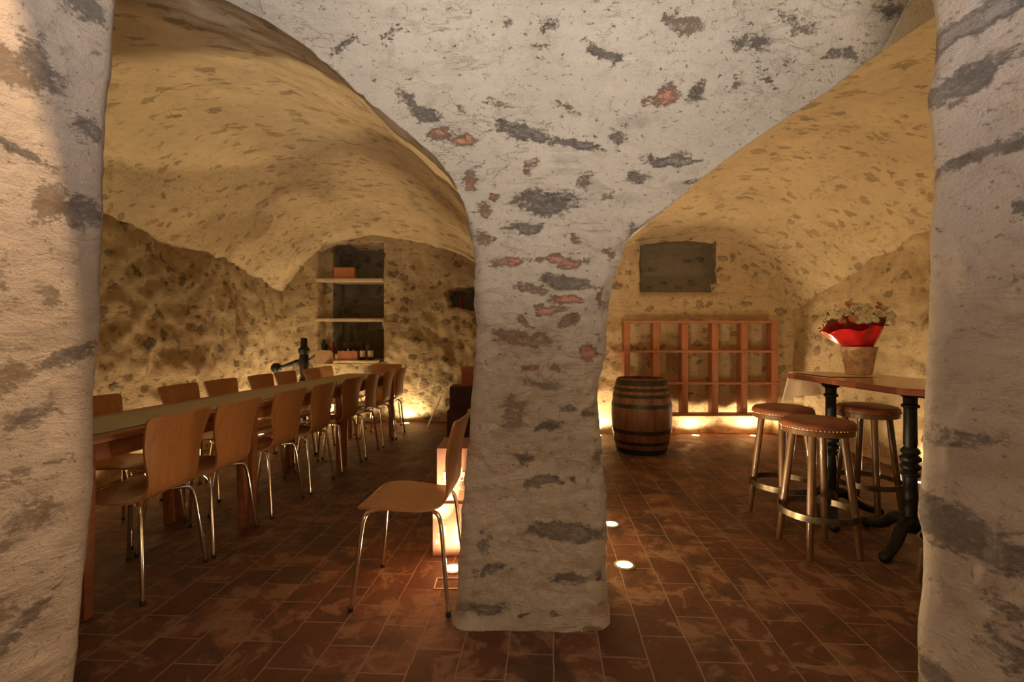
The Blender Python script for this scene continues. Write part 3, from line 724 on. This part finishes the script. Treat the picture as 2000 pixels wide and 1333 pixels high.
for k, (dx, dz) in enumerate(((-.075, .13), (.0, .145), (.075, .13))):
    tt = thing('wine_bottle', ['dark bottle lying in the crate, left one', 'dark bottle lying in the crate, middle and topmost one', 'dark bottle lying in the crate, right one'][k], 'bottle', (npx(682, 6.95) + dx, 6.90, zb + dz), 0, 'bottles lying in the crate')
    bm = bmesh.new(); lathe(bm, [(.030, 0), (.032, .004), (.032, .10), (.014, .13), (.014, .16)], 18); o = smooth(link('bottle_body', bm, M['glass_dark'], tt)); o.rotation_euler = (R(-90), 0, 0)
    latheo('base_label', [(.014, .0), (.014, .002)], M['label'], tt, 16).rotation_euler = (R(90), 0, 0)
o = boxo('small_candle', (npx(658, 6.88), 6.88, zb + .045), (.045, .045, .09), M['beige'], None, 0, .006); tag(o, 'small pale jar just left of the reddish crate', 'jar')
# bottle end in the small dark hole
t = bottle(npx(900, 7.08), 7.08, 1.615, 'bottle with a red glint standing in the small dark wall hole', .17, .035, False, 'wine_red'); t['group'] = 'bottle in the wall hole'; del t['group']

# ------------------------------------------------------------------ cartons
def carton(name, c, s, mat, label, rz=0, group=None, prints=True):
    t = thing(name, label, 'carton', (c[0], c[1], c[2]), rz, group)
    boxo('carton_body', (0, 0, s[2] / 2), s, mat, t, bev=.004)
    yf = -s[1] / 2 - .0012
    if prints:
        def txt(s_, x, z, size):
            cu = bpy.data.curves.new('print', 'FONT'); cu.body = s_; cu.size = size; cu.extrude = .0004
            o = bpy.data.objects.new('tmp', cu); COL.objects.link(o)
            dg = bpy.context.evaluated_depsgraph_get(); me = bpy.data.meshes.new_from_object(o.evaluated_get(dg)); bpy.data.objects.remove(o)
            me.transform(Matrix.Translation((x, yf, z)) @ Matrix.Rotation(R(90), 4, 'X')); link('printed_lettering', me, M['print'], t)
        txt('DEL', -s[0] / 2 + .016, s[2] * .235, .034); txt('AL', -s[0] / 2 + .115, s[2] * .235, .034)
        for cx in (-s[0] / 2 + .055, -s[0] / 2 + .138):
            bm = bmesh.new()
            zz = s[2] * .40
            box(bm, (cx, yf, zz + .004), (.05, .001, .008)); box(bm, (cx - .012, yf, zz + .026), (.009, .001, .04)); box(bm, (cx + .012, yf, zz + .026), (.009, .001, .04)); box(bm, (cx, yf, zz + .034), (.014, .001, .024)); box(bm, (cx, yf, zz + .056), (.007, .001, .022)); box(bm, (cx, yf, zz + .073), (.003, .001, .014)); box(bm, (cx, yf, zz + .049), (.034, .001, .004))
            link('printed_emblem', bm, M['print'], t)
    return t
carton('wine_carton', (-.338, 2.82, 0), (.195, .30, .288), M['carton'], 'pinkish wine carton on the floor behind the lone chair, lower of two', 0, 'printed wine cartons beside the pillar')
carton('wine_carton', (-.322, 2.825, .289), (.185, .29, .302), M['carton'], 'pinkish wine carton with pale tower emblem, upper of two beside the pillar', 0, 'printed wine cartons beside the pillar')
carton('cardboard_box', (-.56, 5.78, 0), (.38, .36, .355), M['darkcarton'], 'dark brown box on the floor in front of the back wall, bottom of the stack', 0, 'dark boxes stacked behind the pillar', False)
carton('cardboard_box', (-.54, 5.78, .356), (.36, .34, .275), M['darkcarton'], 'dark brown box, second in the stack behind the pillar', 0, 'dark boxes stacked behind the pillar', False)
carton('cardboard_box', (-.45, 5.80, .632), (.28, .26, .225), M['orangebox'], 'small orange brown box on top of the dark stacked boxes', 0, None, False)
o = tubeo('metal_rod', [(-1.13, 6.50, .0), (-1.00, 6.86, .37)], .009, M['chrome'], None, 10); tag(o, 'short thin chrome rod leaning on the back wall near the dark boxes', 'rod')

# ------------------------------------------------------------------ barrel
t = thing('barrel', 'dark oak barrel with iron hoops standing before the open rack', 'barrel', (1.375, 5.17, 0))
HB = .775
def br_(z): u = (z / HB - .5) * 2; return .250 + .062 * (1 - u * u)
bm = bmesh.new(); seg = 88; rings = []
for i in range(29):
    z = HB * i / 28; row = []
    for k in range(seg):
        a = 2 * math.pi * k / seg; g = -.003 if k % 4 == 0 else 0
        row.append(bm.verts.new(((br_(z) + g) * math.cos(a), (br_(z) + g) * math.sin(a), z)))
    rings.append(row)
for a, b_ in zip(rings, rings[1:]):
    for k in range(seg): bm.faces.new((a[k], a[(k + 1) % seg], b_[(k + 1) % seg], b_[k]))
bm.faces.new(rings[0][::-1])
inn = [bm.verts.new((.232 * math.cos(2 * math.pi * k / seg), .232 * math.sin(2 * math.pi * k / seg), HB)) for k in range(seg)]
for k in range(seg): bm.faces.new((rings[-1][k], rings[-1][(k + 1) % seg], inn[(k + 1) % seg], inn[k]))
inl = [bm.verts.new((v.co.x, v.co.y, HB - .03)) for v in inn]
for k in range(seg): bm.faces.new((inn[k], inn[(k + 1) % seg], inl[(k + 1) % seg], inl[k]))
bm.faces.new(inl)
smooth(link('staves', bm, M['barrel'], t), 25)
for z, hh in ((.03, .055), (.12, .032), (.235, .04), (.50, .04), (.60, .032), (.665, .032), (.735, .055)):
    bm = bmesh.new(); lathe(bm, [(br_(z - hh / 2) - .002, z - hh / 2), (br_(z - hh / 2) + .004, z - hh / 2), (br_(z + hh / 2) + .004, z + hh / 2), (br_(z + hh / 2) - .002, z + hh / 2)], 64, cap=False)
    smooth(link('hoop', bm, M['hoop'], t), 30)

# ------------------------------------------------------------------ open rack
t = thing('wooden_rack', 'open reddish wooden rack of square bays fixed against the right back wall', 'rack', (0, 0, 0))
yf, yk = 5.92, 6.05; yc = (yf + yk) / 2; zl, zh = .245, 1.405
xs = [ray_x(p, yf) for p in (1225, 1282, 1338, 1397, 1454, 1513)]
for x in xs: boxo('upright', (x, yc, (zl + zh) / 2), (.075, yk - yf, zh - zl - .062), M['rack'], t, 0, .003)
for n_, z, a, b_, hh, dp in (('top_board', zh - .015, -.045, .045, .03, 0), ('shelf_board', ray_z(687, yf), -.14, .10, .028, .015), ('shelf_board', ray_z(749, yf), -.045, .10, .028, .015), ('bottom_board', zl + .015, -.045, .045, .032, 0)):
    boxo(n_, ((xs[0] + xs[-1] + a + b_) / 2, yc - dp / 2 if dp else yc - .004, z), (xs[-1] - xs[0] + b_ - a, yk - yf + .008 + dp, hh), M['rack'], t, 0, .003)
t.location = (0, 0, 0)
# masonry kerb the rack is fixed over
boxo('stone_block', (ray_x(1540, 5.95), 6.02, .11), (.22, .2, .22), M['rubble2'], None, 0, .02); tag(bpy.data.objects['stone_block'], 'low plastered stone block in the corner right of the rack', 'stone block')

# ------------------------------------------------------------------ bar stools
def make_stool():
    t = thing('bar_stool', '', 'stool')
    s = latheo('seat', [(.001, .690), (.155, .690), (.183, .694), (.187, .706), (.185, .722), (.172, .735), (.13, .744), (.06, .748), (.001, .749)], M['leather'], t, 48, ang=60)
    latheo('seat_rim', [(.10, .664), (.178, .664), (.182, .668), (.182, .692), (.10, .692)], M['stoolwood'], t, 48)
    bm = bmesh.new()
    for k in range(60):
        a = 2 * math.pi * k / 60; mt = Matrix.Translation((.1875 * math.cos(a), .1875 * math.sin(a), .700)); bmesh.ops.create_icosphere(bm, subdivisions=1, radius=.0042, matrix=mt)
    o = link('nail_trim', bm, M['brass'], s)
    for k in range(4):
        a = R(45 + 90 * k); c, s_ = math.cos(a), math.sin(a)
        tubeo('leg', [(.125 * c, .125 * s_, .668), (.150 * c, .150 * s_, .45), (.175 * c, .175 * s_, .24), (.200 * c, .200 * s_, 0)], [.021, .0205, .0195, .0165], M['stoolwood'], t, 14)
    bm = bmesh.new(); lathe(bm, [(.194, .205), (.203, .205), (.203, .240), (.194, .240), (.194, .205)], 56, cap=False); smooth(link('foot_ring', bm, M['bandmetal'], t), 30)
    return t
st0 = make_stool()
stools = [(1.735, 2.76, 2, 'bar stool with studded brown leather seat, nearest of those at the high table'),
          (1.82, 3.27, 14, 'leather bar stool behind and left of the nearest one, close to the rack'),
          (2.43, 3.33, 26, 'leather bar stool on the right, seen between the two iron columns of the table'),
          (2.13, 2.24, -8, 'bar stool almost hidden by the right jamb, only one leg showing')]
for i, (x, y, a, lb) in enumerate(stools):
    s = st0 if i == 0 else copy_tree(st0)
    s.location = (x, y, 0); s.rotation_euler = (0, 0, R(a)); s['label'] = lb; s['group'] = 'leather bar stools at the high table'

# ------------------------------------------------------------------ high table
TZ = .935
t = thing('high_table', 'long wooden high table with cut corners on two black iron columns', 'table', (2.34, 3.15, 0), R(0))
x0, x1, y0, y1, ch = -.30, .30, -.72, .56, .11
ol = [(x0 + ch, y0), (x1 - ch, y0), (x1, y0 + ch), (x1, y1 - ch), (x1 - ch, y1), (x0 + ch, y1), (x0, y1 - ch), (x0, y0 + ch)]
bm = bmesh.new(); a = [bm.verts.new((x, y, TZ - .035)) for x, y in ol]; b_ = [bm.verts.new((x, y, TZ)) for x, y in ol]
bm.faces.new(a[::-1]); bm.faces.new(b_)
for i in range(8): j = (i + 1) % 8; bm.faces.new((a[i], a[j], b_[j], b_[i]))
bmesh.ops.bevel(bm, geom=list(bm.edges), offset=.004, segments=2, affect='EDGES')
o = smooth(link('tabletop', bm, [M['hightop'], M['table_edge']], t), 30)
for p in o.data.polygons:
    if abs(p.normal.z) < .5: p.material_index = 1
boxo('support_rail', (-.13, -.12, TZ - .047), (.05, .9, .024), M['iron'], t)
def column(cx, cy, ang0):
    prof = [(.040, .10), (.044, .12), (.038, .15), (.034, .18), (.036, .30), (.033, .38), (.031, .41), (.042, .415), (.046, .43), (.032, .445), (.048, .46), (.050, .475), (.033, .49), (.051, .505), (.052, .52), (.034, .535), (.047, .55), (.044, .565), (.030, .58), (.034, .60), (.032, .70), (.031, .80), (.043, .806), (.043, .818), (.033, .826), (.034, .86), (.052, .874), (.058, .888)]
    c = latheo('column', prof, M['iron'], t, 28, (cx, cy, 0), 35)
    for k in range(3):
        a_ = R(ang0 + 120 * k); dx, dy = math.cos(a_), math.sin(a_)
        pts = cr([(cx + dx * d, cy + dy * d, z) for d, z in ((.01, .15), (.07, .155), (.13, .13), (.18, .085), (.25, .050), (.31, .035), (.33, .030))], 4)
        n = len(pts); rr = [(.036 - .014 * i / (n - 1)) if i < n * .75 else .026 + .006 * math.sin((i - n * .75) / (n * .25) * math.pi) for i in range(n)]
        f = tubeo('foot', pts, rr, M['iron'], t, 12)
        bm = bmesh.new(); bmesh.ops.create_uvsphere(bm, u_segments=14, v_segments=10, radius=.030, matrix=Matrix.Translation((cx + dx * .325, cy + dy * .325, .030))); smooth(link('claw', bm, M['iron'], f), 80)
column(-.08, -.39, 212); column(-.19, .13, 240)

# cloth hanging over the far end
rows = []; X0, X1 = 2.12, 2.44
for i in range(44):
    s = i / 43 * .78; row = []
    for k in range(31):
        u = k / 30; x = X0 + (X1 - X0) * u
        if s < .46: y = 3.25 + s; z = TZ + .0035
        elif s < .49: a_ = (s - .46) / .03 * math.pi / 2; y = 3.71 + .012 * math.sin(a_) + .006; z = TZ + .0035 - .012 * (1 - math.cos(a_))
        else:
            q = s - .49; ext = 1.0 if u > .28 else 1 + (.28 - u) * .9
            z = TZ - .009 - q * .60 * ext; y = 3.728 + .018 * math.sin(u * 9) * q / .3 + .02 * q
            x -= .05 * max(0, .3 - u) / .3 * (q / .3)
        row.append(Vector((x, y, z)))
    rows.append(row)
o = grid_mesh('tablecloth', rows, [M['cloth']]); tag(o, 'small cream cloth draped over the far end of the high table', 'tablecloth')
md = o.modifiers.new('thickness', 'SOLIDIFY'); md.thickness = .002; md.offset = 1

# vase and bouquet
vx, vy = 2.425, 3.40
o = latheo('vase', [(.070, 0), (.078, .006), (.088, .07), (.100, .14), (.112, .195), (.107, .195), (.095, .14), (.083, .07), (.074, .012), (.001, .012)], M['vase'], None, 40); o.location = (vx, vy, TZ + .0065)
tag(o, 'crinkled beige vase on the high table holding the wrapped flowers', 'vase')
t = thing('flower_bouquet', 'bouquet of cream daisies and pink blooms in red wrapping, in the beige vase', 'bouquet', (vx, vy, TZ + .19))
bm = bmesh.new(); rings = []; seg = 64
for i in range(15):
    u = i / 14; ring = []
    for k in range(seg):
        a_ = 2 * math.pi * k / seg; ca, sa = math.cos(a_), math.sin(a_)
        top = .145 + .095 * max(0, ca) ** 2 - .030 * max(0, -ca) + .10 * max(0, math.sin(a_)) ** 4 + .012 * math.sin(7 * a_)
        rad = .085 + (.085 + .095 * max(0, -ca) + .02 * abs(sa)) * u ** .8 + .010 * math.sin(5 * a_ + 2 * u) * u + .006 * math.sin(13 * a_) * u
        ring.append(bm.verts.new((rad * ca * .92, rad * sa * .75, top * u)))
    rings.append(ring)
for a_, b_ in zip(rings, rings[1:]):
    for k in range(seg): bm.faces.new((a_[k], a_[(k + 1) % seg], b_[(k + 1) % seg], b_[k]))
o = smooth(link('wrapping', bm, M['redfoil'], t), 80); md = o.modifiers.new('thickness', 'SOLIDIFY'); md.thickness = .002
def flower(c, d, r, mat):
    r *= 1.12; c = (c[0] * .85 - .02, c[1] - .015, c[2] + .015)
    bm = bmesh.new(); d = Vector(d).normalized(); rot = d.to_track_quat('Z', 'Y').to_matrix().to_4x4(); mt = Matrix.Translation(c) @ rot
    for layer, (rr, up, n) in enumerate(((r, .002, 18), (r * .8, .007, 15), (r * .55, .011, 11))):
        for k in range(n):
            a_ = 2 * math.pi * (k + layer * .5) / n; w_ = rr * .22
            e = Vector((math.cos(a_), math.sin(a_), 0)); s_ = Vector((-math.sin(a_), math.cos(a_), 0))
            pts = [e * rr * .12 + Vector((0, 0, up)), e * rr * .55 + s_ * w_ + Vector((0, 0, up + .004)), e * rr + Vector((0, 0, up + .001)), e * rr * .55 - s_ * w_ + Vector((0, 0, up + .004))]
            bm.faces.new([bm.verts.new(mt @ p) for p in pts])
    lathe_v = bmesh.ops.create_uvsphere(bm, u_segments=10, v_segments=6, radius=r * .5, matrix=mt @ Matrix.Scale(.45, 4, (0, 0, 1)))
    f = link('flower', bm, mat, t)
    bm = bmesh.new(); bmesh.ops.create_uvsphere(bm, u_segments=12, v_segments=8, radius=r * .30, matrix=mt @ Matrix.Translation((0, 0, .010)) @ Matrix.Scale(.5, 4, (0, 0, 1))); smooth(link('flower_centre', bm, M['yolk'], f), 80)
FLW = [(-.055, -.13, .185, .042, 0), (.02, -.13, .185, .034, 0), (-.005, -.09, .235, .040, 0), (.085, -.10, .225, .040, 0), (-.075, -.10, .215, .030, 0), (-.125, -.11, .185, .034, 1), (-.10, -.12, .17, .026, 0), (.015, -.03, .262, .040, 0),
       (-.13, -.03, .245, .038, 0), (-.215, -.05, .21, .036, 0), (.09, .0, .275, .036, 0), (.155, -.02, .26, .032, 1), (-.04, .03, .29, .036, 1), (.05, .06, .285, .034, 0), (-.2, -.09, .17, .026, 1), (.13, -.05, .29, .02, 1), (-.06, -.04, .26, .030, 0)]
for x, y, z, r, k in FLW: flower((x, y, z), (x * 1.5, -.9 + y, .75), r, M['petal_p' if k else 'petal_w'])
bm = bmesh.new()
for k in range(300):
    a_ = random.uniform(0, 6.283); q = math.sqrt(random.random()); c = Vector((q * .20 * math.cos(a_) - .02, q * .13 * math.sin(a_) - .015, .15 + .09 * (1 - q * q) + random.uniform(-.01, .06) - .02 * (q > .8)))
    if q > .75 and c.x < 0: c.x -= .03; 
    d = Vector((random.uniform(-1, 1), random.uniform(-1, 1), random.uniform(-.2, 1))).normalized(); s_ = d.orthogonal().normalized(); L_ = random.uniform(.022, .045)
    bm.faces.new([bm.verts.new(p) for p in (c, c + d * L_ * .5 + s_ * L_ * .22, c + d * L_, c + d * L_ * .5 - s_ * L_ * .22)])
link('foliage', bm, M['leaf'], t)
